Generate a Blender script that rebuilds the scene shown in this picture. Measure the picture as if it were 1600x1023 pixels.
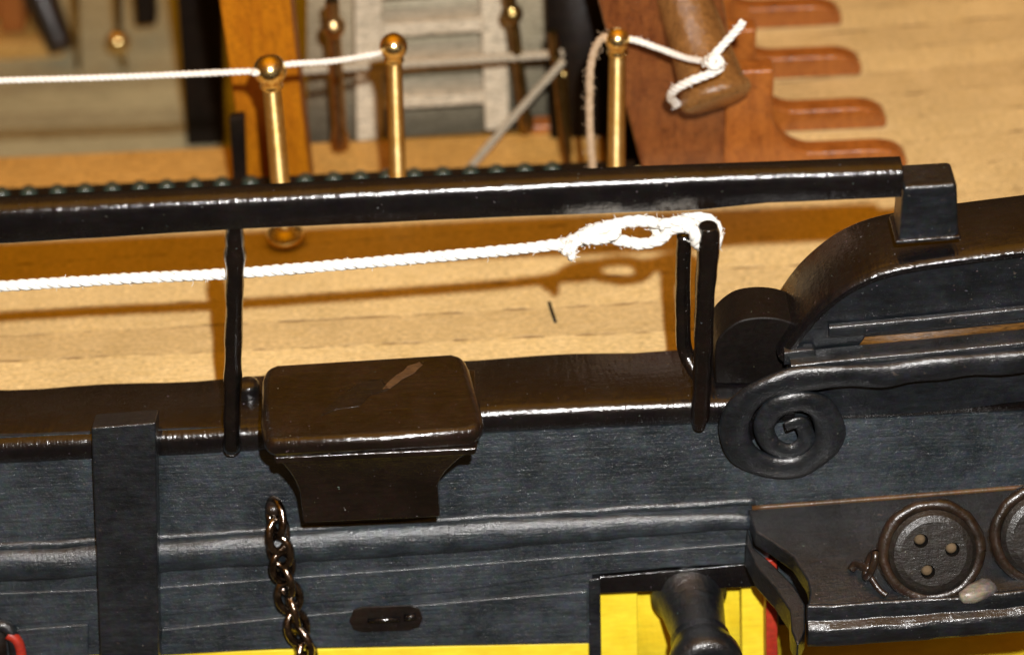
import bpy, bmesh, math, random
from mathutils import Vector, Matrix, noise
random.seed(7)
S = bpy.context.scene
C = S.collection
for o in list(bpy.data.objects): bpy.data.objects.remove(o)
S.unit_settings.scale_length = 0.01          # one unit is one centimetre of the model
# ------------------------------------------------------------------ camera
FPX = 3600.0; PITCH = math.radians(40); ROLL = math.radians(2.6); DIST = 18.0
fw = Vector((0, math.cos(PITCH), -math.sin(PITCH)))
u0 = Vector((0, math.sin(PITCH), math.cos(PITCH))); r0 = Vector((1, 0, 0))
UP = u0*math.cos(ROLL) + r0*math.sin(ROLL); RT = r0*math.cos(ROLL) - u0*math.sin(ROLL)
CAM = Vector((0, 0, 0.84)) - fw*DIST
cd = bpy.data.cameras.new('camera'); cam = bpy.data.objects.new('camera', cd); C.objects.link(cam)
M = Matrix.Identity(4)
for i in range(3):
    M[i][0] = RT[i]; M[i][1] = UP[i]; M[i][2] = -fw[i]; M[i][3] = CAM[i]
cam.matrix_world = M
cd.sensor_width = 36; cd.lens = FPX/1600*36; cd.clip_start = 0.5; cd.clip_end = 200
cd.dof.use_dof = True; cd.dof.focus_distance = 18.2; cd.dof.aperture_fstop = 0.29
S.camera = cam
# ------------------------------------------------------------------ light: warm dim room + camera flash
W = bpy.data.worlds.new('World'); S.world = W; W.use_nodes = True
bg = W.node_tree.nodes['Background']; wn_ = W.node_tree.nodes; wl_ = W.node_tree.links
wt = wn_.new('ShaderNodeTexCoord'); wsep = wn_.new('ShaderNodeSeparateXYZ'); wr = wn_.new('ShaderNodeValToRGB')   # a lamp-lit room: warm ceiling, dark low down
wl_.new(wt.outputs['Generated'], wsep.inputs[0]); wl_.new(wsep.outputs[2], wr.inputs[0]); wl_.new(wr.outputs[0], bg.inputs[0])
wr.color_ramp.elements[0].position = 0.0; wr.color_ramp.elements[0].color = (.05, .033, .02, 1)
wr.color_ramp.elements[1].position = 0.96; wr.color_ramp.elements[1].color = (1.0, .41, .003, 1)
we_ = wr.color_ramp.elements.new(0.70); we_.color = (.22, .085, .004, 1)
bg.inputs[1].default_value = 1.0
fl = bpy.data.lights.new('camera_flash', 'AREA'); fl.shape = 'DISK'; fl.size = 0.36; fl.energy = 6000; fl.color = (1.0, 0.985, 0.965)
fo = bpy.data.objects.new('camera_flash', fl); C.objects.link(fo)
fo.location = CAM + UP*1.75 + RT*0.85
fo.rotation_euler = (Vector((0, 0.6, 0.2)) - fo.location).to_track_quat('-Z', 'Y').to_euler()
S.view_settings.view_transform = 'Standard'; S.view_settings.look = 'None'
S.view_settings.exposure = 0.0; S.view_settings.gamma = 1.0; S.view_settings.use_curve_mapping = False

# ------------------------------------------------------------------ helpers
def P(px, py, y=None, z=None, x=None, n=None, d=0.0):
    D = fw*FPX + RT*(px-800) - UP*(py-511.5)
    if y is not None: t = (y-CAM.y)/D.y
    elif z is not None: t = (z-CAM.z)/D.z
    elif x is not None: t = (x-CAM.x)/D.x
    else: t = (d-CAM.dot(n))/D.dot(n)
    return CAM + D*t
TH = 0.27
HN = Vector((0, -1, TH)).normalized()            # outward normal of the hull side (it leans in towards the top)
def H(px, py, off=0.0): return P(px, py, n=HN, d=off)

def link(name, me, mat=None, parent=None):
    o = bpy.data.objects.new(name, me); C.objects.link(o)
    if mat: me.materials.append(mat)
    if parent: o.parent = parent; o.matrix_parent_inverse = Matrix.Translation(-Vector(parent.location))
    return o
def fin(name, bm, mat, parent=None, smooth=True, bevel=0, seg=2, wob=0.0, ws=3.0):
    bmesh.ops.recalc_face_normals(bm, faces=bm.faces)
    if wob:
        for v in bm.verts: v.co += noise.noise_vector(v.co*ws)*wob
    me = bpy.data.meshes.new(name); bm.to_mesh(me); bm.free()
    if smooth:
        for p in me.polygons: p.use_smooth = True
    o = link(name, me, mat, parent)
    if bevel:
        b = o.modifiers.new('b', 'BEVEL'); b.width = bevel; b.segments = seg; b.limit_method = 'ANGLE'; b.angle_limit = math.radians(35)
        b.harden_normals = True
    return o
def thing(name, label, cat, loc=(0,0,0), group=None):
    o = bpy.data.objects.new(name, None); C.objects.link(o); o.location = loc; o.empty_display_size = .1
    o['label'] = label; o['category'] = cat
    if group: o['group'] = group
    return o
def tag(o, label, cat, group=None):
    o['label'] = label; o['category'] = cat
    if group: o['group'] = group
    return o
def cat_rom(pts, n=8):
    pts = [Vector(p) for p in pts]; out = []
    for i in range(len(pts)-1):
        p0 = pts[max(i-1,0)]; p1 = pts[i]; p2 = pts[i+1]; p3 = pts[min(i+2,len(pts)-1)]
        for k in range(n):
            t = k/n
            out.append(0.5*((2*p1)+(p2-p0)*t+(2*p0-5*p1+4*p2-p3)*t*t+(3*p1-p0-3*p2+p3)*t*t*t))
    out.append(pts[-1]); return out
def frames(pts):
    T = []
    for i in range(len(pts)):
        a = pts[max(i-1,0)]; b = pts[min(i+1,len(pts)-1)]; t = (b-a)
        T.append(t.normalized() if t.length > 1e-9 else Vector((0,0,1)))
    ref = Vector((0,0,1)) if abs(T[0].z) < .9 else Vector((0,1,0))
    N = (ref - T[0]*ref.dot(T[0])).normalized(); out = []
    for t in T:
        N = (N - t*N.dot(t)); N.normalize(); out.append((t, N, t.cross(N)))
    return out
def add_tube(bm, pts, r, sides=10, flat=1.0, cap=True, n2=None):
    fr = frames(pts); rings = []
    for i, p in enumerate(pts):
        rr = r[i] if isinstance(r, (list, tuple)) else r
        t, N, B = fr[i]
        if n2 is not None:                       # flattened section, thin along n2
            N = (n2 - t*n2.dot(t)).normalized(); B = t.cross(N)
        rings.append([bm.verts.new(p + N*math.cos(a)*rr*flat + B*math.sin(a)*rr) for a in [2*math.pi*k/sides for k in range(sides)]])
    for i in range(len(rings)-1):
        for k in range(sides):
            bm.faces.new((rings[i][k], rings[i][(k+1)%sides], rings[i+1][(k+1)%sides], rings[i+1][k]))
    if cap:
        bm.faces.new(rings[0]); bm.faces.new(list(reversed(rings[-1])))
def lathe(bm, p0, axis, prof, sides=28):
    """prof: (distance along axis, radius)"""
    axis = axis.normalized(); a = axis.orthogonal().normalized(); b = axis.cross(a); rings = []
    for h, r in prof:
        if r < 1e-5: rings.append([bm.verts.new(p0+axis*h)])
        else: rings.append([bm.verts.new(p0+axis*h+(a*math.cos(q)+b*math.sin(q))*r) for q in [2*math.pi*k/sides for k in range(sides)]])
    for i in range(len(rings)-1):
        A, B = rings[i], rings[i+1]
        for k in range(sides):
            k2 = (k+1)%sides
            if len(A) == 1 and len(B) == 1: continue
            if len(A) == 1: bm.faces.new((A[0], B[k], B[k2]))
            elif len(B) == 1: bm.faces.new((A[k], A[k2], B[0]))
            else: bm.faces.new((A[k], A[k2], B[k2], B[k]))
def prism(bm, pts, ext):
    a = [bm.verts.new(p) for p in pts]; b = [bm.verts.new(Vector(p)+ext) for p in pts]
    bm.faces.new(a); bm.faces.new(list(reversed(b)))
    for i in range(len(a)):
        j = (i+1)%len(a); bm.faces.new((a[i], b[i], b[j], a[j]))
def box(bm, lo, hi):
    x0,y0,z0 = lo; x1,y1,z1 = hi
    prism(bm, [(x0,y0,z0),(x1,y0,z0),(x1,y0,z1),(x0,y0,z1)], Vector((0,y1-y0,0)))
def loft(bm, secs):
    R = [[bm.verts.new(p) for p in s] for s in secs]; n = len(R[0])
    for i in range(len(R)-1):
        for k in range(n):
            bm.faces.new((R[i][k], R[i][(k+1)%n], R[i+1][(k+1)%n], R[i+1][k]))
    bm.faces.new(R[0]); bm.faces.new(list(reversed(R[-1])))
def slab(name, pxs, off, thick, mat, parent=None, bevel=0.02, seg=2, smooth=True):
    """outline seen on the hull side: stands 'off' proud of it, 'thick' deep"""
    bm = bmesh.new(); prism(bm, [H(a, b, off) for a, b in pxs], -HN*thick)
    return fin(name, bm, mat, parent, smooth=smooth, bevel=bevel, seg=seg)
def lerp(a, b, t): return a+(b-a)*t
def interp(tab, x):
    for (x0, y0), (x1, y1) in zip(tab, tab[1:]):
        if x <= x1: return lerp(y0, y1, (x-x0)/(x1-x0))
    return tab[-1][1]

# ------------------------------------------------------------------ materials
def nm(name):
    m = bpy.data.materials.new(name); m.use_nodes = True
    return m, m.node_tree.nodes, m.node_tree.links, m.node_tree.nodes['Principled BSDF']
def N(ns, t, **k):
    n = ns.new(t)
    for a, b in k.items(): setattr(n, a, b)
    return n
def ramp(ns, ls, src, stops):
    r = ns.new('ShaderNodeValToRGB'); e = r.color_ramp.elements
    while len(e) < len(stops): e.new(0.5)
    for i, (p, c) in enumerate(stops):
        e[i].position = p; e[i].color = (*c, 1) if len(c) == 3 else c
    ls.new(src, r.inputs[0]); return r.outputs[0]
def g(v): return (v, v, v)
def mixc(ns, ls, a, b, f, mode='MIX'):
    m = ns.new('ShaderNodeMix'); m.data_type = 'RGBA'; m.blend_type = mode
    for s, v in ((m.inputs[0], f), (m.inputs[6], a), (m.inputs[7], b)):
        if hasattr(v, 'is_linked'): ls.new(v, s)
        else: s.default_value = v if not isinstance(v, tuple) else ((*v, 1) if len(v) == 3 else v)
    return m.outputs[2]
def coords(ns, ls, scale=(1,1,1), kind='Object'):
    tc = ns.new('ShaderNodeTexCoord'); mp = ns.new('ShaderNodeMapping'); mp.inputs['Scale'].default_value = scale
    ls.new(tc.outputs[kind], mp.inputs[0]); return mp.outputs[0]
def noi(ns, ls, vec, scale, detail=4, rough=.55, out=0):
    n = ns.new('ShaderNodeTexNoise'); n.inputs['Scale'].default_value = scale
    n.inputs['Detail'].default_value = detail; n.inputs['Roughness'].default_value = rough
    ls.new(vec, n.inputs['Vector']); return n.outputs[out]
def bump(ns, ls, bs, hs):
    prev = None
    for h, st, ds in hs:
        b = ns.new('ShaderNodeBump'); b.inputs['Strength'].default_value = st; b.inputs['Distance'].default_value = ds
        ls.new(h, b.inputs['Height'])
        if prev: ls.new(prev, b.inputs['Normal'])
        prev = b.outputs[0]
    ls.new(prev, bs.inputs['Normal']); ls.new(prev, bs.inputs['Coat Normal'])

def paint(name, col, col2, rough=(.25,.5), grain=1.0, coat=0.0, spec=.5, chips=None, gz=(1,5,5), tint=.55, specks=.5, wave=.25):
    m, ns, ls, b = nm(name)
    c = coords(ns, ls); cg = coords(ns, ls, gz)
    n1 = noi(ns, ls, c, 2.2, 5, .6); n2 = noi(ns, ls, cg, 5, 6, .7); n3 = noi(ns, ls, c, 20, 4, .7)
    base = ramp(ns, ls, n1, [(.35, col), (.65, col2)])
    hue = noi(ns, ls, c, 17, 4, .75, 1)                        # dusty uneven tint of old brush paint
    base = mixc(ns, ls, base, hue, tint, 'OVERLAY')
    base = mixc(ns, ls, base, ramp(ns, ls, n2, [(.3, g(.55)), (.7, g(1.45))]), min(1, grain), 'MULTIPLY')
    sp_ = ramp(ns, ls, noi(ns, ls, c, 34, 2, .5), [(.73, g(0)), (.79, g(specks))])         # dust specks
    base = mixc(ns, ls, base, mixc(ns, ls, (.10,.09,.08), noi(ns, ls, c, 21, 1, .5, 1), .5), sp_)
    if chips:
        n4 = noi(ns, ls, c, 9, 4, .6)
        base = mixc(ns, ls, base, chips, ramp(ns, ls, n4, [(.68, g(0)), (.74, g(1))]))
    ls.new(base, b.inputs['Base Color'])
    ls.new(ramp(ns, ls, n3, [(.3, g(rough[0])), (.7, g(rough[1]))]), b.inputs['Roughness'])
    b.inputs['Specular IOR Level'].default_value = spec
    b.inputs['Coat Weight'].default_value = coat; b.inputs['Coat Roughness'].default_value = .13; b.inputs['Coat IOR'].default_value = 1.68
    bump(ns, ls, b, [(n2, .25*grain, .016), (n3, .4*grain, .009), (noi(ns, ls, c, 55, 3, .6), .35*grain, .004), (noi(ns, ls, coords(ns, ls, (13,3,3)), 1.0, 3, .6), wave, .02)])
    return m
def metal(name, col, col2, rough, bumpy=.3, scale=8):
    m, ns, ls, b = nm(name)
    c = coords(ns, ls); n1 = noi(ns, ls, c, scale, 4, .6); n2 = noi(ns, ls, c, 40, 3, .6)
    ls.new(ramp(ns, ls, n1, [(.35, col), (.65, col2)]), b.inputs['Base Color'])
    b.inputs['Metallic'].default_value = 1
    ls.new(ramp(ns, ls, n2, [(.3, g(rough*.7)), (.7, g(rough*1.4))]), b.inputs['Roughness'])
    bump(ns, ls, b, [(n1, bumpy*.5, .02), (n2, bumpy, .006)])
    return m
def wood(name, light, dark, grain=(1.2,16,16), rough=.5, coat=0., kind='Object', seams=None, spec=.4, dash=.6, gscale=3.0):
    m, ns, ls, b = nm(name)
    vec = coords(ns, ls, grain, kind); c = coords(ns, ls, (1,1,1), kind)
    n1 = noi(ns, ls, vec, gscale, 5, .65); n2 = noi(ns, ls, c, 1.1, 4, .5); n3 = noi(ns, ls, vec, gscale*4, 3, .6)
    col = ramp(ns, ls, n1, [(.3, dark), (.6, light)])
    col = mixc(ns, ls, col, ramp(ns, ls, n2, [(.3, g(.90)), (.7, g(1.09))]), 1.0, 'MULTIPLY')
    col = mixc(ns, ls, col, ramp(ns, ls, n3, [(.36, g(1-dash)), (.46, g(1.0)), (.66, g(1.0)), (.74, g(1.25))]), 1.0, 'MULTIPLY')
    hs = [(n1, .3, .02), (n3, .4, .01)]
    if seams:
        sep = ns.new('ShaderNodeSeparateXYZ'); ls.new(c, sep.inputs[0])
        md = N(ns, 'ShaderNodeMath', operation='MULTIPLY'); ls.new(sep.outputs[1], md.inputs[0]); md.inputs[1].default_value = 1/seams
        wv = noi(ns, ls, coords(ns, ls, (.7,.7,.7), kind), 2, 2, .5)
        ad = N(ns, 'ShaderNodeMath', operation='MULTIPLY_ADD'); ls.new(wv, ad.inputs[0]); ad.inputs[1].default_value = .12; ls.new(md.outputs[0], ad.inputs[2])
        fr = N(ns, 'ShaderNodeMath', operation='PINGPONG'); ls.new(ad.outputs[0], fr.inputs[0]); fr.inputs[1].default_value = .5
        line = ramp(ns, ls, fr.outputs[0], [(.0, g(1)), (.022, g(.9)), (.045, g(0))])
        gate = ramp(ns, ls, noi(ns, ls, coords(ns, ls, (1.6,4,4), kind), 2.2, 3, .6), [(.46, g(0)), (.62, g(.8))])
        f = mixc(ns, ls, line, gate, 1.0, 'MULTIPLY')
        col = mixc(ns, ls, col, (.13,.06,.022), f)
        fl_ = N(ns, 'ShaderNodeMath', operation='FLOOR'); ls.new(ad.outputs[0], fl_.inputs[0])
        wn = N(ns, 'ShaderNodeTexWhiteNoise', noise_dimensions='1D'); ls.new(fl_.outputs[0], wn.inputs['W'])
        col = mixc(ns, ls, col, ramp(ns, ls, wn.outputs[0], [(0, (.86,.82,.78)), (1, (1.08,1.06,1.02))]), 1.0, 'MULTIPLY')
        inv = N(ns, 'ShaderNodeMath', operation='SUBTRACT'); inv.inputs[0].default_value = 1; ls.new(f, inv.inputs[1])
        hs.append((inv.outputs[0], .5, .02))
    fleck = noi(ns, ls, coords(ns, ls, (5,22,22), kind), 3.5, 3, .65)
    col = mixc(ns, ls, col, ramp(ns, ls, fleck, [(.32, g(.70)), (.5, g(1.0)), (.66, g(1.28))]), 1.0, 'MULTIPLY')
    ls.new(col, b.inputs['Base Color']); b.inputs['Roughness'].default_value = rough
    b.inputs['Specular IOR Level'].default_value = spec
    b.inputs['Coat Weight'].default_value = coat; b.inputs['Coat Roughness'].default_value = .15
    bump(ns, ls, b, hs); return m

BLACK = paint('black_gloss_paint', (.0025,.0022,.003), (.007,.006,.006), (.22,.4), .8, coat=1, spec=.15, wave=.55)
HULL = paint('black_hull_paint', (.008,.0125,.016), (.030,.039,.047), (.26,.48), 1.9, coat=.4, spec=.7, chips=(.06,.06,.065), gz=(.7,8,8))
HULLD = paint('dark_fitting_paint', (.004,.0055,.007), (.013,.015,.018), (.28,.45), 1.4, coat=.5, chips=(.07,.055,.045))
IRON = paint('black_iron', (.002,.002,.002), (.007,.004,.003), (.15,.3), .7, coat=.7, gz=(1,1,1))
YEL = paint('yellow_paint', (.78,.56,.02), (.86,.68,.035), (.4,.6), .25, tint=.08, specks=0)
RED = paint('red_paint', (.28,.018,.01), (.36,.03,.012), (.35,.55), .6)
DECK = wood('deck_planking', (.73,.57,.29), (.58,.43,.175), (1.3,14,14), .42, kind='UV', seams=.40, dash=.32)
LOWD = wood('grey_deck_planking', (.43,.43,.29), (.29,.29,.19), (1.0,10,10), .6, seams=.5, dash=.3)
HONEY = wood('honey_wood', (.62,.36,.10), (.48,.25,.05), (1,8,8), .45)
ORANGE = wood('orange_stained_wood', (.42,.145,.004), (.33,.10,.003), (3,3,.6), .5, coat=.0, spec=.2, dash=.2)
RWOOD = wood('red_varnished_wood', (.36,.115,.020), (.22,.06,.011), (3,3,1), .32, coat=.5, dash=.2)
GREY = wood('weathered_ladder_wood', (.60,.52,.38), (.46,.39,.27), (1,6,6), .6)
SPAR = wood('brown_varnished_spar', (.23,.105,.03), (.13,.055,.016), (6,6,1), .25, coat=.6, dash=.2)
DARKW = paint('dark_wood_and_shade', (.005,.003,.002), (.012,.007,.004), (.45,.65), .8, spec=.2)  # dark wood, and the black of the panels standing for shade
BRASS = metal('polished_brass', (.80,.56,.20), (.92,.72,.34), .22, .12)
TURNED = metal('turned_brass', (.80,.56,.20), (.92,.72,.34), .58, .12)
b_ = TURNED.node_tree.nodes['Principled BSDF']; b_.inputs['Anisotropic'].default_value = .93; b_.inputs['Anisotropic Rotation'].default_value = .25
tg = TURNED.node_tree.nodes.new('ShaderNodeTangent'); tg.direction_type = 'RADIAL'; tg.axis = 'Z'; TURNED.node_tree.links.new(tg.outputs[0], b_.inputs['Tangent'])
BRASSD = metal('tarnished_brass', (.30,.21,.07), (.45,.32,.12), .3, .4)
COPPER = metal('chain_metal', (.13,.10,.085), (.42,.35,.28), .17, .5, 14)
BALL = paint('dark_green_shot', (.015,.03,.026), (.03,.05,.042), (.2,.3), .3, coat=.5)
def rope_mat(name, a, b_):
    m, ns, ls, b = nm(name); c = coords(ns, ls)
    n1 = noi(ns, ls, c, 18, 4, .6)
    ls.new(ramp(ns, ls, n1, [(.3, a), (.7, b_)]), b.inputs['Base Color']); b.inputs['Roughness'].default_value = .85
    b.inputs['Specular IOR Level'].default_value = .2
    bump(ns, ls, b, [(noi(ns, ls, c, 60, 3, .6), .5, .008)]); return m
ROPE = rope_mat('white_cotton', (.80,.77,.70), (.90,.88,.82))
ROPET = rope_mat('tan_cotton', (.42,.30,.18), (.58,.44,.30))
ROPEG = rope_mat('grey_cord', (.36,.31,.22), (.46,.40,.30))

def rope(name, pts, r, mat, label=None, parent=None, twist=5.0, fuzz=60, group=None, n=10, fl=.09, cat='rope'):
    base = cat_rom(pts, n); bm = bmesh.new()
    # resample evenly
    L = [0]
    for a, b in zip(base, base[1:]): L.append(L[-1]+(b-a).length)
    step = r*0.7; cnt = max(8, int(L[-1]/step)); ev = []; j = 0
    for i in range(cnt+1):
        d = L[-1]*i/cnt
        while j < len(L)-2 and L[j+1] < d: j += 1
        ev.append(base[j].lerp(base[j+1], min(1, (d-L[j])/max(1e-9, L[j+1]-L[j]))))
    fr = frames(ev)
    for s in range(3):
        pp = []
        for i, p in enumerate(ev):
            a = 2*math.pi*(i*step/(r*twist)+s/3); t, Nn, B = fr[i]
            pp.append(p+(Nn*math.cos(a)+B*math.sin(a))*r*.41 + noise.noise_vector(p*6+Vector((s,0,0)))*r*.10)
        add_tube(bm, pp, r*.62, 7)
    for k in range(int(fuzz*L[-1])):
        i = random.randrange(len(ev)); t, Nn, B = fr[i]; a = random.uniform(0, 6.28)
        d = Nn*math.cos(a)+B*math.sin(a); p = ev[i]+d*r*.85; l = random.uniform(.3,1)*fl
        side = t*random.uniform(-1,1)+d*random.uniform(.2,1)+Vector([random.uniform(-.4,.4) for _ in range(3)])
        q = p+side.normalized()*l*.5; e = q+(side+Vector([random.uniform(-.8,.8) for _ in range(3)])).normalized()*l*.5
        add_tube(bm, [p, q, e], .0026, 3, cap=False)
    o = fin(name, bm, mat, parent)
    if label: tag(o, label, cat, group)
    return o

# ================================================================== setting: the decks
ZD = -0.6
yedge = P(500, 283, z=ZD).y
xw = P(1075, 262, z=ZD).x
def grid_plane(name, xs, ys, z, mat, keep=lambda x,y: True, thick=.18, fan=0.0):
    bm = bmesh.new(); V = {}
    uv = bm.loops.layers.uv.new('UVMap')
    for i, x in enumerate(xs):
        for j, y in enumerate(ys): V[i,j] = bm.verts.new((x,y,z))
    for i in range(len(xs)-1):
        for j in range(len(ys)-1):
            if keep((xs[i]+xs[i+1])/2, (ys[j]+ys[j+1])/2):
                f = bm.faces.new((V[i,j],V[i+1,j],V[i+1,j+1],V[i,j+1]))
                for l in f.loops:
                    x, y, _ = l.vert.co; k = max(0, min(1, (y-1.6)/2.6))
                    l[uv].uv = (x, y - fan*k*(x-1.0))
    for v in [v for v in bm.verts if not v.link_faces]: bm.verts.remove(v)
    me = bpy.data.meshes.new(name); bm.to_mesh(me); bm.free()
    o = link(name, me, mat); s = o.modifiers.new('s', 'SOLIDIFY'); s.thickness = thick; s.offset = -1
    o['kind'] = 'structure'; return o
xs = [-7+i*.25 for i in range(int((xw+7)/.25)+1)] + [xw] + [xw+.25*i for i in range(1, 36)]
ys = [.25+i*.22 for i in range(int((yedge-.25)/.22)+1)] + [yedge] + [yedge+.25*i for i in range(1, 36)]
grid_plane('deck', xs, ys, ZD, DECK, keep=lambda x, y: y < yedge or x > xw, fan=.085)
ZL = -3.4
grid_plane('lower_deck', [-9+i for i in range(22)], [1+i for i in range(22)], ZL, LOWD)
ZB = -1.5

# ================================================================== ship side
hull = thing('ship_side', 'black painted ship side with curved mouldings, raised right end and yellow gun port band', 'ship hull', (0, 0, -2))
capline = [(-150,694),(0,688),(330,673),(800,637),(1070,626),(1250,622),(1700,600)]
bm = bmesh.new(); secs = []
for k in range(38):
    px = -150 + k*50
    p = P(px, interp(capline, px), y=-.05); z = p.z; x = p.x
    w = .60 + .012*math.sin(k*1.3)
    arc = [Vector((x,-.10*math.sin(q), z-.10+.10*math.cos(q))) for q in [math.radians(100-14.3*i_) for i_ in range(8)]]
    secs.append([Vector((x,-.06,z-.25)), Vector((x,-.095,z-.2))]+arc+[Vector((x,w-.04,z+.005)), Vector((x,w,z-.02)), Vector((x,w,z-.25))])
loft(bm, secs); fin('cap_rail', bm, BLACK, hull, bevel=0, wob=.005)
ZC = lambda px: P(px, interp(capline, px), y=-.05).z
# backing wall of the bulwark, down to the yellow band
def hp(*l): return list(l)
slab('planking', [(-200,690),(1700,610),(1700,680),(1700,860),(1195,872),(925,897),(925,1004),(440,1013),(-200,1034)], 0, .42, HULL, hull, bevel=.0, smooth=False)
# overlapping wales: lower strake stands a hair proud
slab('strake', [(-200,934),(245,917),(700,884),(1168,848),(1168,880),(930,893),(700,925),(440,946),(250,962),(-200,990)], .022, .08, HULL, hull, bevel=.012)
slab('strake', [(252,983),(440,964),(700,941),(918,923),(918,1003),(440,1013),(250,1024)], .03, .08, HULL, hull, bevel=.012)
slab('strake', [(-200,1000),(138,975),(138,1060),(-200,1075)], .03, .08, HULL, hull, bevel=.012)
slab('yellow_band', [(-200,1036),(440,1015),(920,1004.5),(920,1110),(-200,1140)], -.012, .3, YEL, hull, bevel=.01)
# rounded moulding
def moulding(pts, r, off, mat=HULL, flat=.8, name='moulding', rr=None):
    bm = bmesh.new(); q = cat_rom([H(a, b, off) for a, b in pts], 10)
    add_tube(bm, q, rr if rr else r, 14, flat, n2=HN); return fin(name, bm, mat, hull, wob=.016, ws=4)
moulding([(-200,893),(0,882),(140,876),(250,868),(470,853),(800,832),(1000,820),(1172,813)], .15, 0.01, flat=.55, rr=[.15-.045*max(0,(i-45)/15) for i in range(71)])
moulding([(-200,862),(0,852),(140,846),(250,838),(470,826),(800,806),(1000,793),(1180,782)], .035, 0.0)
# flat pilaster
slab('pilaster', [(142,668),(243,660),(249,1060),(158,1060),(150,860)], .19, .25, HULLD, hull, bevel=.018)
slab('scupper', [(552,953),(565,948),(640,945),(655,950),(661,965),(655,980),(640,985),(566,988),(552,984),(545,970)], .036, .02, DARKW, hull, bevel=.01)
bm = bmesh.new(); add_tube(bm, [H(575,969,.05),H(600,968,.065),H(625,966,.05)], .022, 8); add_tube(bm, [H(632,964,.045),H(650,962,.05)], .03, 8)
fin('scupper_bar', bm, BLACK, hull)

# raised bulwark on the right
YB = 0.02
out = [(1228,600),(1232,553),(1262,510),(1296,474),(1340,444),(1400,424),(1500,409),(1700,384),(1700,560),(1500,572)]
bm = bmesh.new()
prism(bm, [P(a, b, y=YB) for a, b in cat_px] if False else [P(a, b, y=YB) for a, b in out], Vector((0,.50,0)))
fin('raised_bulwark', bm, HULLD, hull, bevel=.02, seg=3)
# cap following the curve, reaching inboard
bm = bmesh.new(); path = cat_rom([P(a, b, y=-.02) for a, b in [(1222,562),(1256,512),(1292,474),(1338,442),(1400,420),(1500,404),(1720,376)]], 8)
secs = []
fr = frames(path)
for i, p in enumerate(path):
    t = fr[i][0]; up = Vector((-t.z, 0, t.x)).normalized()
    secs.append([p+up*a+Vector((0,b,0)) for a, b in [(-.05,.0),(-.045,-.02),(.0,-.03),(.03,0),(.04,.05),(.045,.62),(.02,.66),(-.05,.66)]])
loft(bm, secs); fin('curved_cap', bm, BLACK, hull, bevel=.008, wob=.004)
# ledges of the raised part
def ledge(pts, d0, d1, h, name='moulding', mat=BLACK):
    """bar on the face of the raised part: pts on its upper front edge"""
    bm = bmesh.new(); secs = []
    for p in cat_rom([P(a, b, y=-d1) for a, b in pts], 8):
        secs.append([p+Vector((0,0,-h)), p+Vector((0,-.0,-h*.35)), p+Vector((0,.012,-.01)), p+Vector((0,.03,0)), p+Vector((0,d1-d0,0)), p+Vector((0,d1-d0,-h))])
    loft(bm, secs); return fin(name, bm, mat, hull, bevel=.006)
ledge([(1296,512),(1450,498),(1720,470)], 0, .05, .10, mat=HULLD)
ledge([(1340,549),(1450,541),(1720,512)], 0, .05, .09)
ledge([(1226,552),(1265,547),(1275,549)], 0, .08, .12, mat=HULLD)
ledge([(1236,572),(1330,562),(1450,551),(1600,536),(1720,523)], 0, .17, .12, mat=HULLD)
ledge([(1245,600),(1450,592),(1600,575),(1720,562)], 0, .12, .36, mat=HULLD)
bm = bmesh.new(); prism(bm, [P(a,b,y=YB-.012) for a,b in [(1338,546),(1352,527),(1450,519),(1720,493),(1720,520),(1450,548)]], Vector((0,.01,0))); fin('slot_strip', bm, wood('slot_brown', (.12,.055,.012), (.07,.032,.008), (1,8,8), .35), hull)  # thin brown strip laid on the face between the ledges
# scroll at the end of the moulding
sp = [(1720,553),(1600,563),(1450,577),(1340,586),(1262,592),(1205,604),(1162,632),(1147,672),(1162,708),(1200,728),(1245,726),(1280,706),(1297,675),(1288,643),(1255,627),(1215,634),(1194,664),(1206,694),(1238,702),(1262,684),(1252,660),(1228,664)]
bm = bmesh.new(); q = cat_rom([P(a, b, y=-.22) for a, b in sp], 8)
rr = [.115]*len(q)
rr = [.12]*len(q); rr[-76:] = [.12-.065*(i/75) for i in range(76)]
add_tube(bm, q, rr, 14, .5, n2=Vector((0,1,0))); fin('scroll', bm, HULLD, hull, wob=.03, ws=3)
bm = bmesh.new(); pc = P(1222,672,y=-.15); lathe(bm, P(1222,668,y=.15), Vector((0,-1,0.1)), [(0,.46),(.2,.46),(.24,.44),(.27,.3),(.22,.2),(.2,0)], 30)
fin('scroll_backing', bm, BLACK, hull)
# rounded timber behind the fork, dark
bm = bmesh.new(); prism(bm, [P(1118,600,y=.12)]+cat_rom([P(a,b,y=.12) for a,b in [(1117,560),(1122,530),(1150,505),(1182,497),(1215,498),(1240,505)]], 5)+[P(1245,600,y=.12)], Vector((0,.4,0)))
o = fin('timber_head', bm, paint('matt_black', (.003,.002,.0015), (.006,.004,.003), (.45,.6), .6, spec=.25), None, bevel=.06, seg=4); tag(o, 'rounded black timber head on the cap beside the curled scroll', 'timber head')

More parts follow.
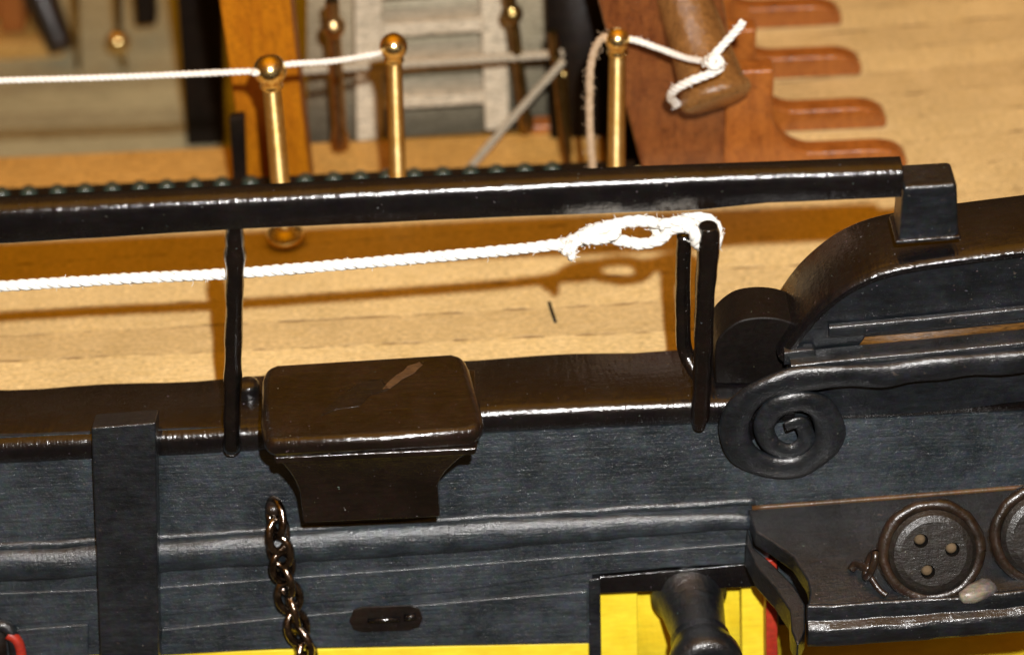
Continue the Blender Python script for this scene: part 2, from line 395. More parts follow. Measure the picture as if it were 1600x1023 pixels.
# gun port: reveals
slab('port_panel', [(936,925),(996,922),(998,1100),(940,1100)], -.16, .1, YEL, hull, bevel=.015)
slab('port_panel', [(990,905),(1155,895),(1158,1100),(992,1100)], -.30, .1, YEL, hull, bevel=.0)
slab('port_panel', [(1158,915),(1200,912),(1200,1100),(1160,1100)], -.16, .1, YEL, hull, bevel=.015)
slab('port_lintel', [(925,902),(1200,878),(1200,916),(925,928)], -.03, .4, BLACK, hull, bevel=.01)
slab('port_jamb', [(920,905),(938,903),(941,1100),(921,1100)], .01, .35, HULLD, hull, bevel=.01)
slab('port_jamb', [(1196,876),(1214,874),(1216,1100),(1198,1100)], .05, .35, RED, hull, bevel=.01)
slab('lower_planking', [(1217,872),(1217,976),(1700,950),(1700,860)], -.02, .3, HULL, hull, bevel=.0)
slab('yellow_band', [(1217,960),(1700,930),(1700,1120),(1217,1120)], -.7, .3, YEL, hull, bevel=.0)
# little round port at lower left
bm = bmesh.new(); q = cat_rom([H(a,b,.05) for a,b in [(-30,985),(-5,976),(12,980),(22,1000),(28,1040)]], 8)
add_tube(bm, q, .055, 10); fin('port_rim', bm, HULLD, hull)
bm = bmesh.new(); q = cat_rom([H(a,b,.07) for a,b in [(12,990),(25,998),(32,1015),(36,1050)]], 6)
add_tube(bm, q, .045, 10); fin('port_lining', bm, RED, hull)
slab('port_opening', [(-60,985),(8,980),(14,1060),(-60,1060)], .034, .02, DARKW, hull, bevel=0)

# ================================================================== cannon in the port
b0 = H(1076, 925, -.15); can = thing('cannon', 'black cannon barrel pointing out of the yellow gun port', 'cannon', b0)
ax = (P(1098, 1016, y=b0.y-.72) - b0).normalized()
bm = bmesh.new(); lathe(bm, b0-ax*.5, ax, [(0,0),(0,.30),(.45,.30),(.47,.32),(.55,.32),(.58,.28),(.95,.235),(1.08,.225)], 32)
fin('barrel', bm, HULLD, can, wob=.006, ws=9)
bm = bmesh.new(); lathe(bm, b0-ax*.5, ax, [(1.07,.22),(1.10,.25),(1.14,.235),(1.2,.26),(1.32,.305),(1.42,.31),(1.48,.27),(1.5,.14),(1.3,.13),(1.3,0)], 32)
fin('muzzle', bm, HULLD, can, wob=.006, ws=9)

# ================================================================== chain plate shelf (channel) with deadeyes
ZS = H(1170, 792, 0).z
ch = thing('channel_shelf', 'black shelf with curled left end carrying the two deadeyes', 'channel board', P(1400, 800, z=ZS))
zt = lambda px: 0
def S_(px, py): return P(px, py, n=SN, d=SD)
# slightly tilted shelf top through three points
a_, b_, c_ = H(1170,792,0), H(1600,762,0), P(1260,945,y=H(1170,792,0).y-1.02)
SN = (b_-a_).cross(c_-a_).normalized(); SN = SN if SN.z > 0 else -SN; SD = SN.dot(a_)
top = [(1168,793),(1400,778),(1720,752),(1720,905),(1600,925),(1450,936),(1290,945),(1262,944),(1266,925),(1262,905),(1240,870),(1205,845),(1180,830)]
bm = bmesh.new(); prism(bm, [S_(a,b) for a,b in top], Vector((0,0,-.17))); fin('board', bm, HULLD, ch, bevel=.02, seg=3)
bm = bmesh.new(); q = cat_rom([S_(a,b)+SN*.005 for a,b in [(1175,794),(1400,777),(1720,751)]], 6); add_tube(bm, q, .022, 8); fin('back_edge', bm, COPPER and paint('worn_brown_edge', (.05,.025,.01), (.11,.055,.018), (.3,.5), .5), ch)
# rounded front edge
bm = bmesh.new(); secs = []
q = cat_rom([S_(a,b) for a,b in [(1262,946),(1320,944),(1450,935),(1600,922),(1720,904)]], 8)
for p in q:
    secs.append([p+Vector((0,b,c)) for b, c in [(.03,-.01),(-.01,.022),(-.03,.015),(-.05,-.03),(-.06,-.11),(-.125,-.135),(-.145,-.165),(-.15,-.29),(-.10,-.37),(.03,-.37)]])
loft(bm, secs); fin('front_edge', bm, HULLD, ch, bevel=.015, wob=.012, ws=6)
# curled bracket under left end
bm = bmesh.new(); 
br = [(1170,796),(1182,832),(1212,858),(1244,890),(1262,920),(1262,960),(1250,985),(1240,960),(1238,930),(1215,895),(1185,862),(1168,828)]
prism(bm, [S_(a,b)+Vector((-.01,0,-.17)) for a,b in br], Vector((0,0,-.25))); fin('end_bracket', bm, HULLD, ch, bevel=.02)
def deadeye(cx, cy, label, rot=0.0):
    c = S_(cx, cy+30)+SN*.02; ctr = P(cx, cy, y=c.y-.02)
    t = thing('deadeye', label, 'deadeye', ctr, 'deadeyes on the shelf')
    nrm = Vector((0.0,-.86,.50)).normalized()
    rx = Vector((1,0,0)); ry = nrm.cross(rx).normalized()
    ctr = ctr + nrm*.12
    bm = bmesh.new(); prof = [(-.22,0),(-.22,.26),(-.17,.335),(-.10,.35),(-.03,.345),(.0,.31),(.015,.26)]
    # face with three holes: ring to holes built by a grid of triangles through bmesh fill
    lathe(bm, ctr, nrm, prof, 48)
    rim = [v for v in bm.verts if abs((v.co-ctr).dot(nrm)-.015) < 1e-4]
    eds = [e for e in bm.edges if e.verts[0] in rim and e.verts[1] in rim]
    holes = []
    for k in range(3):
        a = rot+2*math.pi*k/3; hc = ctr+nrm*.015+(rx*math.cos(a)+ry*math.sin(a))*.15
        ring = [bm.verts.new(hc+(rx*math.cos(q)+ry*math.sin(q))*.058) for q in [2*math.pi*j/16 for j in range(16)]]
        eds += [bm.edges.new((ring[j], ring[(j+1)%16])) for j in range(16)]
        holes.append((hc, ring))
    bmesh.ops.triangle_fill(bm, use_beauty=True, use_dissolve=False, edges=eds, normal=nrm)
    for hc, ring in holes:
        deep = [bm.verts.new(v.co-nrm*.12) for v in ring]
        for j in range(16): bm.faces.new((ring[j], ring[(j+1)%16], deep[(j+1)%16], deep[j]))
        bm.faces.new(deep)
    fin('deadeye_body', bm, DEYE, t, smooth=False)
    for hc, ring in holes:
        bm = bmesh.new(); lathe(bm, hc-nrm*.11, nrm, [(0,.045),(.06,.045),(.085,.03),(.09,0)], 14)
        fin('lanyard_end', bm, ROPEB, t)
    bm = bmesh.new(); pts = [ctr+nrm*-.08+(rx*math.cos(q)+ry*math.sin(q))*.38 for q in [2*math.pi*j/40 for j in range(41)]]
    add_tube(bm, pts, .05, 10, cap=False); bmesh.ops.remove_doubles(bm, verts=bm.verts, dist=.001)
    fin('strop', bm, DARKM, t, wob=.012, ws=8)
    return t
DEYE = paint('deadeye_wood', (.004,.0035,.003), (.012,.0095,.007), (.4,.55), 1.4, coat=.2, spec=.4, chips=(.05,.035,.025))
DARKM = paint('dark_brown_metal', (.008,.005,.003), (.022,.012,.007), (.25,.45), 1.0, coat=.25, gz=(1,1,1))
ROPEB = rope_mat('brown_lanyard', (.07,.05,.028), (.13,.09,.05))
deadeye(1454, 858, 'round black deadeye with three holes, whole one nearest the red stripe', .2)
deadeye(1628, 832, 'round black deadeye cut off by the right edge of the photo', .25)
bm = bmesh.new(); c0 = S_(1358,905)+SN*.14
add_tube(bm, [c0+Vector((.03*math.cos(q), .06*math.sin(q), .13*math.cos(q)+.05)) for q in [2*math.pi*i_/24 for i_ in range(25)]], .03, 8, cap=False)
add_tube(bm, cat_rom([S_(1330,893)+SN*.03, S_(1338,890)+SN*.08, c0], 5), .035, 8)
add_tube(bm, cat_rom([c0+Vector((0,-.03,-.05)), S_(1372,925)+SN*.05, S_(1385,932)+SN*.02], 5), .025, 8)
o = fin('eye_bolt', bm, DARKM); tag(o, 'small bent wire eye bolt left of the whole deadeye', 'eye bolt')
bm = bmesh.new(); lathe(bm, S_(1498,938)+SN*.03, (S_(1560,915)-S_(1498,938)), [(0,0),(.01,.05),(.12,.07),(.25,.085),(.31,.06),(.33,0)], 14)
o = fin('glue_drop', bm, paint('pale_glue', (.09,.085,.08), (.34,.29,.21), (.2,.4), 1.0), wob=.03, ws=8); tag(o, 'pale glue blob on shelf between the deadeyes', 'glue blob')

# ================================================================== square block on the ship side
bp = P(580, 610, z=.28)
blk = thing('bracket_block', 'square black block with rounded lip and scuffed top on the ship side', 'bracket block', P(580, 740, y=-.2))
ztop = P(580, 668, y=-.62).z
bm = bmesh.new()
tp = [P(412,690,z=ztop),P(406,655,z=ztop),P(408,590,z=ztop),P(414,571,z=ztop),P(432,565,z=ztop),P(706,548,z=ztop),P(724,552,z=ztop),P(733,570,z=ztop),P(754,645,z=ztop),P(757,664,z=ztop),P(735,676,z=ztop),P(600,684,z=ztop),P(430,694,z=ztop)]
prism(bm, tp, Vector((0,0,-.17))); fin('top_slab', bm, BLOCKM := paint('block_paint', (.005,.003,.002), (.012,.007,.005), (.25,.4), .8, coat=1, spec=.15, wave=.45), blk, bevel=.08, seg=6)
yf = min(p.y for p in tp); yb = max(p.y for p in tp)
cxm = (tp[0].x+tp[8].x)/2
def sec(z, x0, x1, y0, y1): return [Vector((x0,y0,z)),Vector((x1,y0,z)),Vector((x1,y1,z)),Vector((x0,y1,z))]
bm = bmesh.new(); secs = []
xl0, xr0 = P(430,715,y=yf).x, P(742,700,y=yf).x
xl1, xr1 = P(474,815,y=yf+.13).x, P(688,808,y=yf+.13).x
zb = P(580, 813, y=yf+.13).z
zt_ = ztop-.165
for k in range(13):
    t = k/12
    e = 1-(1-min(1,t/.6))**1.5          # cove: pulls in, then runs straight down
    secs.append(sec(lerp(zt_, zb, t), lerp(xl0,xl1,e), lerp(xr0,xr1,e), lerp(yf+.03,yf+.13,e), .15))
loft(bm, secs); fin('coved_leg', bm, BLOCKM, blk, bevel=.02)
bm = bmesh.new(); secs = []
for k in range(2): secs.append(sec(zt_+.005-.07*k, xl0-.02+.02*k, xr0+.02-.02*k, yf+.02, .2))
loft(bm, secs); fin('lip_moulding', bm, BLOCKM, blk, bevel=.02, seg=3)
for nme, pts, m_ in (('worn_patch', [(596,606),(612,592),(634,571),(656,564),(661,568),(650,580),(628,594),(608,605)], HW := wood('bare_wood', (.10,.05,.018), (.06,.028,.01))),
                     ('paint_smear', [(503,648),(520,625),(556,600),(598,590),(606,606),(584,616),(560,632),(530,640)], BLACK)):
    bm = bmesh.new(); prism(bm, [P(a,b,z=ztop+.003) for a,b in pts], Vector((0,0,-.02))); bmesh.ops.subdivide_edges(bm, edges=bm.edges, cuts=2); [setattr(v, 'co', v.co+Vector((noise.noise(v.co*9)*.03, noise.noise(v.co*9+Vector((5,0,0)))*.03, 0))) for v in bm.verts]; fin(nme, bm, m_, blk, bevel=.002)

# ================================================================== chain
chain = thing('chain', 'thin twisted brassy chain hanging on the black ship side', 'chain', H(432, 790, .1))
cp = cat_rom([H(a,b,c) for a,b,c in [(430,788,.05),(433,825,.12),(438,862,.14),(445,905,.12),(455,945,.12),(466,985,.13),(478,1020,.14),(490,1060,.14)]], 12)
L = [0]
for a, b in zip(cp, cp[1:]): L.append(L[-1]+(b-a).length)
def at_len(d):
    for i in range(len(L)-1):
        if L[i+1] >= d: return cp[i].lerp(cp[i+1], (d-L[i])/(L[i+1]-L[i])), (cp[i+1]-cp[i]).normalized()
    return cp[-1], (cp[-1]-cp[-2]).normalized()
d = .10; k = 0
while d < L[-1]:
    c, t = at_len(d); s1 = t.cross(HN).normalized(); an = math.radians((38 if k%2 else -42)+random.uniform(-14,14)+ (20*math.sin(k*.9)))
    side = s1*math.cos(an)+HN*math.sin(an)
    sc = .118; pts = []
    for j in range(25):
        q = 2*math.pi*j/24; pts.append(c + t*math.cos(q)*sc*1.2 + side*math.sin(q)*sc*.78)
    bm = bmesh.new(); add_tube(bm, pts, .034, 8, cap=False); bmesh.ops.remove_doubles(bm, verts=bm.verts, dist=.0005)
    fin('link', bm, COPPER, chain, wob=.004, ws=20)
    d += .150; k += 1
bm = bmesh.new(); lathe(bm, H(428,786,-.02), HN, [(0,.06),(.12,.06),(.15,.04),(.16,0)], 14); fin('chain_pin', bm, DARKM, chain)

# ================================================================== top rail and its irons
YR = 0.0
rail = thing('top_rail', 'long square black rail crossing the whole view above the bulwark', 'rail', P(700, 330, y=.1))
bm = bmesh.new(); secs = []
tf = [(-150,339),(0,331),(500,307),(1000,283),(1412,268)]
bt = [(-150,392),(0,384),(360,362),(800,342),(1100,331),(1200,320),(1412,311)]
for k in range(32):
    px = min(1412, -150+k*52)
    a = P(px, interp(tf, px), y=-.08); b = P(px, interp(bt, px), y=-.08)
    dp = .17
    w1 = .008*math.sin(k*1.7); 
    rr_ = .085
    arc = [Vector((a.x, -.08+rr_-rr_*math.sin(q), a.z-rr_*.3+rr_*math.cos(q)-rr_*.55)) for q in [math.radians(95-13.5*i_) for i_ in range(8)]]
    secs.append([Vector((a.x,-.05,b.z-.005)), Vector((a.x,-.078,b.z+.02))]+arc+[Vector((a.x,-.08+dp,a.z+.015)), Vector((a.x,-.08+dp+.02,a.z-.01)), Vector((a.x,-.08+dp,b.z))])
    if px == 1412: break
loft(bm, secs); fin('bar', bm, BLACK, rail, bevel=0, wob=.003, ws=6)
# stanchion of the rail
bm = bmesh.new(); x0 = P(366,360,y=0.02)
st = cat_rom([P(366,340,y=.03), P(367,375,y=.02), P(367,425,y=-.0), P(365,520,y=-.02), P(363,620,y=-.05), P(362,688,y=-.14), P(363,700,y=-.12)], 8)
rr = [.070+.014*math.exp(-((i-12)/3)**2)+.004*math.sin(i*1.1) for i in range(len(st))]
add_tube(bm, st, rr, 12); fin('stanchion', bm, IRON, rail, wob=.006, ws=8)
bm = bmesh.new(); lathe(bm, P(388,612,z=ZC(388)), Vector((0,0,1)), [(-.02,.10),(.08,.10),(.11,.07),(.12,0)], 16); fin('fixing_stud', bm, BLACK, rail)
# end block
q = [P(1403,375,y=0), P(1496,366,y=0), P(1494,292,y=0), P(1410,298,y=0)]
zbk = P(1450,330,y=0).z
bm = bmesh.new(); 
b1 = [P(1404,383,y=-.02), P(1499,374,y=-.02), P(1496,288,y=-.02), P(1411,293,y=-.02)]
prism(bm, b1, Vector((0,.30,0))); fin('end_block', bm, HULLD, rail, bevel=.035, seg=3)
bm = bmesh.new()
b1 = [P(1399,383,y=-.04), P(1503,375,y=-.04), P(1502,369,y=-.04), P(1400,377,y=-.04)]
prism(bm, b1, Vector((0,.34,0))); fin('end_block_foot', bm, BLACK, rail, bevel=.02, seg=2)

fork = thing('fork_iron', 'two pronged black iron fork with the white knot tied round its top', 'fork iron', P(1095, 640, y=-.05))
bm = bmesh.new(); a = cat_rom([P(1106,352,y=-.12), P(1106,400,y=-.12), P(1102,450,y=-.12), P(1099,540,y=-.12), P(1097,600,y=-.12), P(1094,656,y=-.13)], 8)
add_tube(bm, a, [.075 if i < 2 else .088-.012*min(1,max(0,(i-6)/12)) for i in range(len(a))], 14)
fin('prong', bm, IRON, fork, bevel=.01, wob=.008, ws=7)
bm = bmesh.new(); a = cat_rom([P(1069,366,y=.12), P(1067,450,y=.12), P(1069,540,y=.10), P(1083,575,y=.0), P(1096,595,y=-.08)], 8)
add_tube(bm, a, .06, 12); fin('prong', bm, IRON, fork, wob=.006, ws=7)
bm = bmesh.new(); lathe(bm, P(1093,650,y=-.13), Vector((0,0,1)), [(-.12,.05),(-.02,.07),(.06,.06)], 14); fin('foot', bm, IRON, fork)

# ================================================================== white line tied to the fork
R = .047
pts = [P(-120,452,y=.12),P(0,447,y=.12),P(200,435,y=.12),P(365,427,y=.11),P(600,408,y=.06),P(780,392,y=.02),P(880,380,y=0),P(940,362,y=0)]
wl = thing('white_line', 'thick white cotton line stretched below the black rail and knotted to the fork', 'rope', P(500, 415, y=.1))
rope('line', pts, R, ROPE, parent=wl, fuzz=14, fl=.05)
K = dict(parent=wl, fuzz=60, fl=.05)
rope('knot_strand', [P(872,386,y=0),P(900,372,y=-.05),P(930,360,y=-.07),P(962,350,y=-.06),P(1000,345,y=-.05),P(1032,350,y=-.06),P(1043,362,y=-.07),P(1030,375,y=-.07),P(1003,381,y=-.06),P(972,376,y=-.05),P(940,369,y=-.02),P(905,378,y=0)], R*1.0, ROPE, **K)
rope('knot_strand', [P(905,366,y=.02),P(940,356,y=.03),P(965,362,y=-.12),P(940,374,y=-.12),P(910,372,y=-.1),P(925,358,y=.05),P(950,352,y=.03)], R*.9, ROPE, **K)
rope('knot_strand', [P(1020,360,y=.02),P(1045,350,y=-.02),P(1070,343,y=.0),P(1098,340,y=.03),P(1116,350,y=.0),P(1121,368,y=-.03),P(1117,385,y=-.02)], R*1.0, ROPE, **K)
rope('knot_strand', [P(1025,368,y=.0),P(1050,358,y=-.08),P(1075,354,y=-.12),P(1086,366,y=-.16),P(1088,383,y=-.12)], R*1.0, ROPE, **K)
rope('knot_strand', [P(1030,352,y=-.1),P(1055,346,y=-.1),P(1080,348,y=-.1),P(1092,356,y=0)], R*.9, ROPE, **K)
rope('knot_strand', [P(915,372,y=-.08),P(900,380,y=-.12),P(893,392,y=-.12),P(893,404,y=-.12)], R*.75, ROPE, parent=wl, fuzz=140, fl=.06)
rope('knot_strand', [P(895,382,y=-.1),P(886,388,y=-.12),P(880,396,y=-.12)], R*.55, ROPE, parent=wl, fuzz=140, fl=.06)

# ================================================================== brass posts with ball tops
def brass_post(topx, topy, basx, basy, yb, rb, rs, label):
    base = P(basx, basy, y=yb); top = P(topx, topy, y=yb)
    t = thing('brass_post', label, 'brass post', base, 'brass posts with ball tops'); ax = top-base; Ln = ax.length
    bm = bmesh.new(); lathe(bm, base, ax, [(0,rs*1.02),(Ln*.3,rs),(Ln*.6,rs*.97),(Ln-rb*.8,rs*.92)], 26); fin('shaft', bm, TURNED, t)
    bm = bmesh.new(); pr = [(Ln-rb*1.25,rs*1.0),(Ln-rb*1.15,rs*1.18),(Ln-rb*1.02,rs*1.1)]+[(Ln-math.cos(q)*rb, math.sin(q)*rb) for q in [.75+i*(math.pi-.75)/14 for i in range(14)]]+[(Ln+rb,0)]
    lathe(bm, base, ax, pr, 30); fin('ball', bm, BRASS, t)
    bm = bmesh.new(); lathe(bm, base, ax, [(-.0,rs*1.9),(.04,rs*2.1),(.09,rs*1.8),(.13,rs*1.1),(.14,rs)], 26); fin('foot', bm, BRASS, t)
    return t
yp = P(446, 376, z=ZD).y
brass_post(422,110,446,372,yp,.145,.088,'brass ball-topped post in front of the orange upright')
brass_post(615,73,623,322,P(623,322,z=ZD).y,.125,.078,'brass ball-topped post in front of the grey ladder, middle of three')
brass_post(965,62,962,310,P(962,310,z=ZD).y,.115,.082,'brass ball-topped post beside the red board, with a line tied on both sides')
yp2 = P(623,322,z=ZD).y; yp3 = P(962,310,z=ZD).y
rope('railing_cord', [P(-120,130,y=yp),P(0,126,y=yp),P(200,120,y=yp),P(380,112,y=yp-.02),P(398,114,y=yp-.1),P(418,112,y=yp-.01)], .031, ROPE, 'white cord running from the left edge to the first brass ball', fuzz=4, fl=.04)
rope('railing_cord', [P(424,108,y=yp),P(450,101,y=yp+.02),P(520,96,y=lerp(yp,yp2,.5)),P(580,86,y=yp2),P(606,78,y=yp2-.05),P(615,75,y=yp2)], .031, ROPE, 'short white cord between the first and second brass ball', fuzz=4, fl=.04)
ykn = yp3+.1
kl = thing('tied_cord', 'white cord from the third brass ball knotted over the brown spar end', 'rope', P(1115, 98, y=ykn-.5))
rope('cord', [P(968,62,y=yp3),P(988,62,y=yp3-.02),P(1030,76,y=yp3-.1),P(1070,90,y=yp3-.3),P(1100,96,y=yp3-.5),P(1118,96,y=yp3-.6)], .031, ROPE, parent=kl, fuzz=8, fl=.05)
rope('cord_end', [P(1100,100,y=yp3-.55),P(1112,90,y=yp3-.62),P(1130,70,y=yp3-.6),P(1150,48,y=yp3-.6),P(1162,34,y=yp3-.6)], .040, ROPE, parent=kl, fuzz=20, fl=.05)
rope('cord_end', [P(1122,92,y=yp3-.6),P(1126,106,y=yp3-.66),P(1108,116,y=yp3-.66),P(1080,126,y=yp3-.64),P(1055,140,y=yp3-.55),P(1048,152,y=yp3-.4),P(1058,164,y=yp3-.25)], .042, ROPE, parent=kl, fuzz=20, fl=.05)
rope('knot', [P(1104,92,y=yp3-.6),P(1112,104,y=yp3-.7),P(1126,100,y=yp3-.68),P(1120,88,y=yp3-.66),P(1108,96,y=yp3-.66)], .04, ROPE, parent=kl, fuzz=60)
rope('tan_cord', [P(958,58,y=yp3),P(938,62,y=yp3),P(924,95,y=yp3+.02),P(921,150,y=yp3+.02),P(922,210,y=yp3+.02),P(926,262,y=yp3),P(929,300,y=yp3-.05)], .038, ROPET, 'fuzzy tan cord hanging down from the third brass ball', fuzz=45, fl=.08)

# ================================================================== shot row along the gangway edge
balls = []
bme = bmesh.new(); bmesh.ops.create_uvsphere(bme, u_segments=20, v_segments=12, radius=.085)
mball = bpy.data.meshes.new('cannonball'); bme.to_mesh(mball); bme.free(); mball.materials.append(BALL)
for p in mball.polygons: p.use_smooth = True
px = -40
while px < 905:
    yy = 303 - (px)*(303-268)/771 + random.uniform(-1,1)
    xx = px+random.uniform(-2,2)
    o = bpy.data.objects.new('cannonball', mball); C.objects.link(o); o.location = P(xx, yy, y=yedge-.11)
    o.location.z = ZD+.085
    tag(o, 'small dark round shot in the row just behind the black rail', 'cannonball', 'round shot in a row behind the rail'); px += 43
bm = bmesh.new(); box(bm, (-7, yedge-.24, ZD), (xw-.5, yedge+.02, ZD+.075)); o = fin('shot_rack', bm, DARKW, bevel=.015)
tag(o, 'dark strip of wood holding the row of round shot', 'shot rack')

# ================================================================== waist: orange upright, dark post, ledge
yo = yedge+.45
bm = bmesh.new(); prism(bm, [P(392,345,y=yo),P(492,345,y=yo),P(447,-60,y=yo),P(333,-60,y=yo)], Vector((0,.45,0)))
o = fin('wooden_upright', bm, ORANGE, bevel=.03); tag(o, 'wide orange stained upright behind the first brass post', 'wooden post')
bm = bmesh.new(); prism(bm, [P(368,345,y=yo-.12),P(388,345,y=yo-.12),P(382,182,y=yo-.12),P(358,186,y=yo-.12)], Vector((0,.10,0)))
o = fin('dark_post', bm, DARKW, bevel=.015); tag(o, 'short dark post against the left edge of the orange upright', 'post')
bm = bmesh.new(); yl = P(100,240,z=ZB).y; box(bm, (-8, yedge+.03, ZB-.3), (xw-.7, yl, ZB)); o = fin('ledge_beam', bm, HONEY, bevel=.03)
tag(o, 'honey coloured wooden ledge running along behind the row of shot', 'ledge')
# near-black panel built in place of the shadow left of the upright
yd = P(315,235,z=ZL).y
bm = bmesh.new(); prism(bm, [P(292,238,y=yd+.1),P(352,234,y=yd+.1),P(346,-60,y=yd+.1),P(272,-60,y=yd+.1)], Vector((0,.3,0)))
o = fin('shadow_panel', bm, DARKW, bevel=.03); tag(o, 'blurred near-black panel standing for the shadow left of the orange upright', 'shadow panel')

# ladder
yl0 = P(680, 212, z=ZB).y + .05
def LP(px, py, dy=0): # ladder plane leaning back
    n = Vector((0,-1,.25)).normalized(); return P(px, py, n=n, d=n.dot(Vector((0, yl0+dy, ZB))))
lad = thing('ladder', 'pale grey wooden ladder behind the middle brass post', 'ladder', LP(680, 210))
for a in ([(557,222),(600,218),(596,-60),(552,-60)], [(758,205),(796,202),(790,-60),(748,-60)]):
    bm = bmesh.new(); prism(bm, [LP(*q) for q in a], Vector((0,.22,0))); fin('stringer', bm, GREY, lad, bevel=.02)
for y0, y1 in ((150,168),(92,112),(35,56),(-20,-5)):
    bm = bmesh.new(); prism(bm, [LP(596,y1+4,.03),LP(760,y1-6,.03),LP(760,y0-6,.03),LP(596,y0+4,.03)], Vector((0,.32,.0))); fin('tread', bm, GREY, lad, bevel=.015)
bm = bmesh.new(); prism(bm, [LP(480,225,.40),LP(870,200,.40),LP(870,-80,.40),LP(480,-80,.40)], Vector((0,.15,0)))
o = fin('bulkhead', bm, wood('grey_panel', (.44,.38,.26), (.32,.28,.18), (1,8,8), .6, dash=.3)); tag(o, 'grey planked bulkhead behind the ladder', 'bulkhead')

# far brass posts and cords, out of focus
def far_post(x0, y0, x1, y1, dy, rb, rs, m, label):
    yb = yl0+dy; base = P(x1,y1,y=yb); top = P(x0,y0,y=yb); ax = top-base; Ln = ax.length
    t = thing('far_post', label, 'brass post', base, 'blurred posts beyond the rail')
    bm = bmesh.new(); lathe(bm, base, ax, [(-.05,rs*1.3),(.1,rs*1.3),(.15,rs),(Ln+.3,rs)], 18); fin('shaft', bm, m, t)
    bm = bmesh.new(); lathe(bm, base, ax, [(Ln-rb,rs)]+[(Ln-math.cos(q)*rb, max(rs,math.sin(q)*rb)) for q in [.5+i*(math.pi-.9)/10 for i in range(11)]], 18); fin('ball', bm, m, t)
    return t
COP = metal('copper_brass', (.50,.33,.13), (.65,.46,.22), .3)
far_post(521,42,532,222,-.5,.12,.07,COP,'blurred coppery post with a ball between orange upright and ladder')
far_post(800,22,822,195,-.35,.11,.06,BRASSD,'blurred greenish brass post with ball right of the ladder')
far_post(868,90,888,272,-.75,.06,.05,BRASSD,'thin blurred brass post left of the dark gap')
rope('grey_cord', [P(440,112,y=yl0-.3),P(600,102,y=yl0-.3),P(880,84,y=yl0-.4)], .05, ROPEG, 'blurred grey cord stretched level across the ladder', fuzz=0)
rope('grey_cord', [P(880,96,y=yl0-.8),P(800,185,y=yl0-.8),P(715,285,y=yl0-.8)], .042, ROPEG, 'blurred grey cord slanting down right of the ladder', fuzz=0)
# shade right of ladder, built as a near-black sheet, and brown gun tackle
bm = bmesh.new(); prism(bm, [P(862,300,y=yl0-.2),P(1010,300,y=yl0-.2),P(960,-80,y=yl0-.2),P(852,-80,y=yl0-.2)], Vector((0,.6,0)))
o = fin('shade_sheet', bm, DARKW); tag(o, 'near-black sheet standing for the shade between ladder and red board', 'partition')
for pts, r_, m_, lab in (([(880,110),(884,180),(890,290)], .10, BRASSD, 'blurred olive metal tube in front of the dark shade sheet'),):
    bm = bmesh.new(); add_tube(bm, cat_rom([P(a,b,y=yl0-.5) for a,b in pts], 5), r_*.5, 12); o = fin('metal_tube', bm, m_); tag(o, lab, 'tube')
bm = bmesh.new(); prism(bm, [P(808,200,y=yl0-.1),P(868,196,y=yl0-.1),P(880,275,y=yl0-.1),P(850,275,y=yl0-.1)], Vector((0,.2,0)))
o = fin('brown_block', bm, RWOOD, bevel=.03); tag(o, 'blurred dark brown wooden block at the foot of the thin brass post', 'block')

# lower-deck gun at the top left, out of focus
gb = P(80, 90, z=ZL); gun = thing('deck_gun', 'blurred dark gun on a brown carriage at the top left corner', 'gun', gb)
yg = gb.y
bm = bmesh.new(); lathe(bm, P(98,78,y=yg-.2), P(40,-60,y=yg+.3)-P(98,78,y=yg-.2), [(0,0),(.0,.16),(.1,.18),(.5,.2),(1.6,.3)], 20); fin('barrel', bm, DARKM, gun)
bm = bmesh.new(); prism(bm, [P(-60,112,y=yg),P(100,106,y=yg),P(96,66,y=yg),P(-60,70,y=yg)], Vector((0,.6,0))); fin('carriage', bm, HONEY, gun, bevel=.03)
bm = bmesh.new(); prism(bm, [P(-60,30,y=yg+.3),P(70,25,y=yg+.3),P(66,-60,y=yg+.3),P(-60,-60,y=yg+.3)], Vector((0,.4,0))); fin('carriage_side', bm, RWOOD, gun, bevel=.03)
for i, (a, b, c, d_, lab) in enumerate(((122,112,118,-60,'thin dark upright rod left of the hanging gold bead'),)):
    bm = bmesh.new(); add_tube(bm, [P(a,b,y=yg-.3),P((a+c)/2,(b+d_)/2,y=yg-.3),P(c,d_,y=yg-.3)], .035, 8); o = fin('thin_rod', bm, BRASSD); tag(o, lab, 'rod')
for k_, (a, b, w_, h_, m_, lab) in enumerate(((20, 20, 40, 70, RWOOD, 'blurred reddish block beside the corner gun at the top left'),(228, 14, 34, 60, DARKW, 'blurred dark block near the top between bead and shadow panel'))):
    bm = bmesh.new(); prism(bm, [P(a-w_/2,b+h_/2,y=yg+.1),P(a+w_/2,b+h_/2-3,y=yg+.1),P(a+w_/2-4,b-h_/2,y=yg+.1),P(a-w_/2-4,b-h_/2,y=yg+.1)], Vector((0,.3,0)))
    o = fin('wooden_block', bm, m_, bevel=.04); tag(o, lab, 'block')
bd = thing('hanging_bead', 'bright gold bead blurred at the top left', 'bead', P(187,67,y=yg-.3))
bm = bmesh.new(); lathe(bm, P(187,82,y=yg-.3), Vector((0,0,1)), [(.30*(1-math.cos(q))/2, .15*math.sin(q)) for q in [i*math.pi/12 for i in range(13)]], 18); fin('bead', bm, BRASS, bd)
bm = bmesh.new(); add_tube(bm, [P(187,62,y=yg-.3),P(186,20,y=yg-.3),P(184,-60,y=yg-.3)], .04, 8); fin('bead_wire', bm, DARKM, bd)
bm = bmesh.new(); add_tube(bm, [P(187,76,y=yg-.3),P(192,95,y=yg-.3),P(194,108,y=yg-.3)], .05, 8); fin('bead_stem', bm, BRASSD, bd)

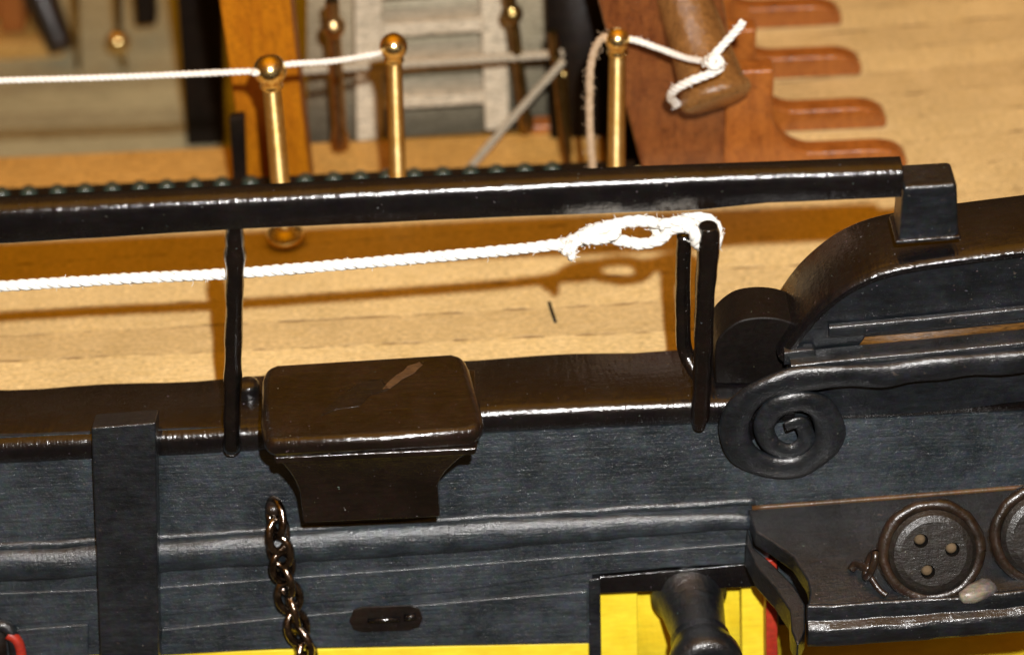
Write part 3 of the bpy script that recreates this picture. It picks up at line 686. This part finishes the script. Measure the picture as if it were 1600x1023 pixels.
# ================================================================== red knees, board, spar
toe = [(1416,266),(1384,201),(1345,119),(1314,41)]
k0 = P(*toe[0], z=ZD); sx = (P(1416,266,y=k0.y)-P(1316,266,y=k0.y)).length/100       # cm per pixel here
def knee_mesh():
    Lf = 284*sx; Wl = 72*sx; Hl = 1.2; hf = .25; xr = -(Lf-Wl)
    pts = [(0,0),(.01,hf*.25)]
    for i in range(1,8):
        a = i/7*math.pi/2; pts.append((.01-.32*(1-math.cos(a)), hf*.25+hf*.75*math.sin(a)))
    for i in range(0,10):
        a = i/9*math.pi/2; pts.append((xr+.42-.42*math.sin(a), hf+.50*(1-math.cos(a))))
    pts += [(xr,Hl),(-Lf,Hl),(-Lf,0)]
    bm = bmesh.new(); prism(bm, [(x,0,z) for x,z in pts], Vector((0,.21,0)))
    bmesh.ops.recalc_face_normals(bm, faces=bm.faces)
    me = bpy.data.meshes.new('knee'); bm.to_mesh(me); bm.free(); me.materials.append(RWOOD); return me
km = knee_mesh()
labs = ['red varnished L-shaped knee nearest the black rail', 'red varnished knee second from the black rail, toe just above the nearest one', 'red varnished knee third from the black rail', 'red varnished knee farthest from the rail, cut by the top edge']
for (a, b), lab in zip(toe, labs):
    o = bpy.data.objects.new('knee_bracket', km); C.objects.link(o); o.location = P(a, b, z=ZD)
    bv = o.modifiers.new('b','BEVEL'); bv.width = .03; bv.segments = 3; bv.harden_normals = True
    tag(o, lab, 'knee bracket', 'red knees standing on the deck')
kb = [P(*t_, z=ZD) for t_ in toe]; Lf = 284*sx
# leaning red board left of the knees
yw = k0.y+.02
bm = bmesh.new(); prism(bm, [P(1012,300,y=yw),P(1150,300,y=yw),P(1150,120,y=yw+.1),P(1120,-60,y=yw+.2),P(918,-60,y=yw+.2)], Vector((0,.25,0)))
o = fin('red_board', bm, wood('dark_red_wood', (.19,.062,.016), (.11,.03,.009), (3,3,1), .3, coat=.4, dash=.2), bevel=.03); tag(o, 'leaning red brown board right of the third brass post', 'board')
# lengthwise wall that the knees hold
a0 = kb[0]+Vector((-Lf-.02,.1,0)); a1 = kb[3]+Vector((-Lf-.02,.9,0))
bm = bmesh.new(); prism(bm, [a0,a0+Vector((-.18,0,0)),a1+Vector((-.18,0,0)),a1], Vector((0,0,1.02))); o = fin('red_partition', bm, RWOOD, bevel=.02)
tag(o, 'red varnished partition held up by the knees', 'partition')
# spar
s0 = P(1122,162,y=yw-.5); s1 = P(1046,-70,y=yw+.5)
bm = bmesh.new(); ax = s1-s0; lathe(bm, s0, ax, [(0,0),(0,.26),(.02,.31),(.06,.335),(.12,.33),(.16,.30),(.6,.26),(ax.length,.24)], 36)
o = fin('spar', bm, SPAR, bevel=.0); tag(o, 'thick brown round ended spar with the white knot lying on it', 'spar')

# small things on the deck
bm = bmesh.new(); add_tube(bm, [P(858,472,z=ZD+.01),P(862,486,z=ZD+.012),P(868,503,z=ZD+.01)], .016, 6)
o = fin('bristle', bm, DARKW); tag(o, 'tiny dark bristle lying on the deck below the knot', 'bristle')
S.render.engine = 'CYCLES'
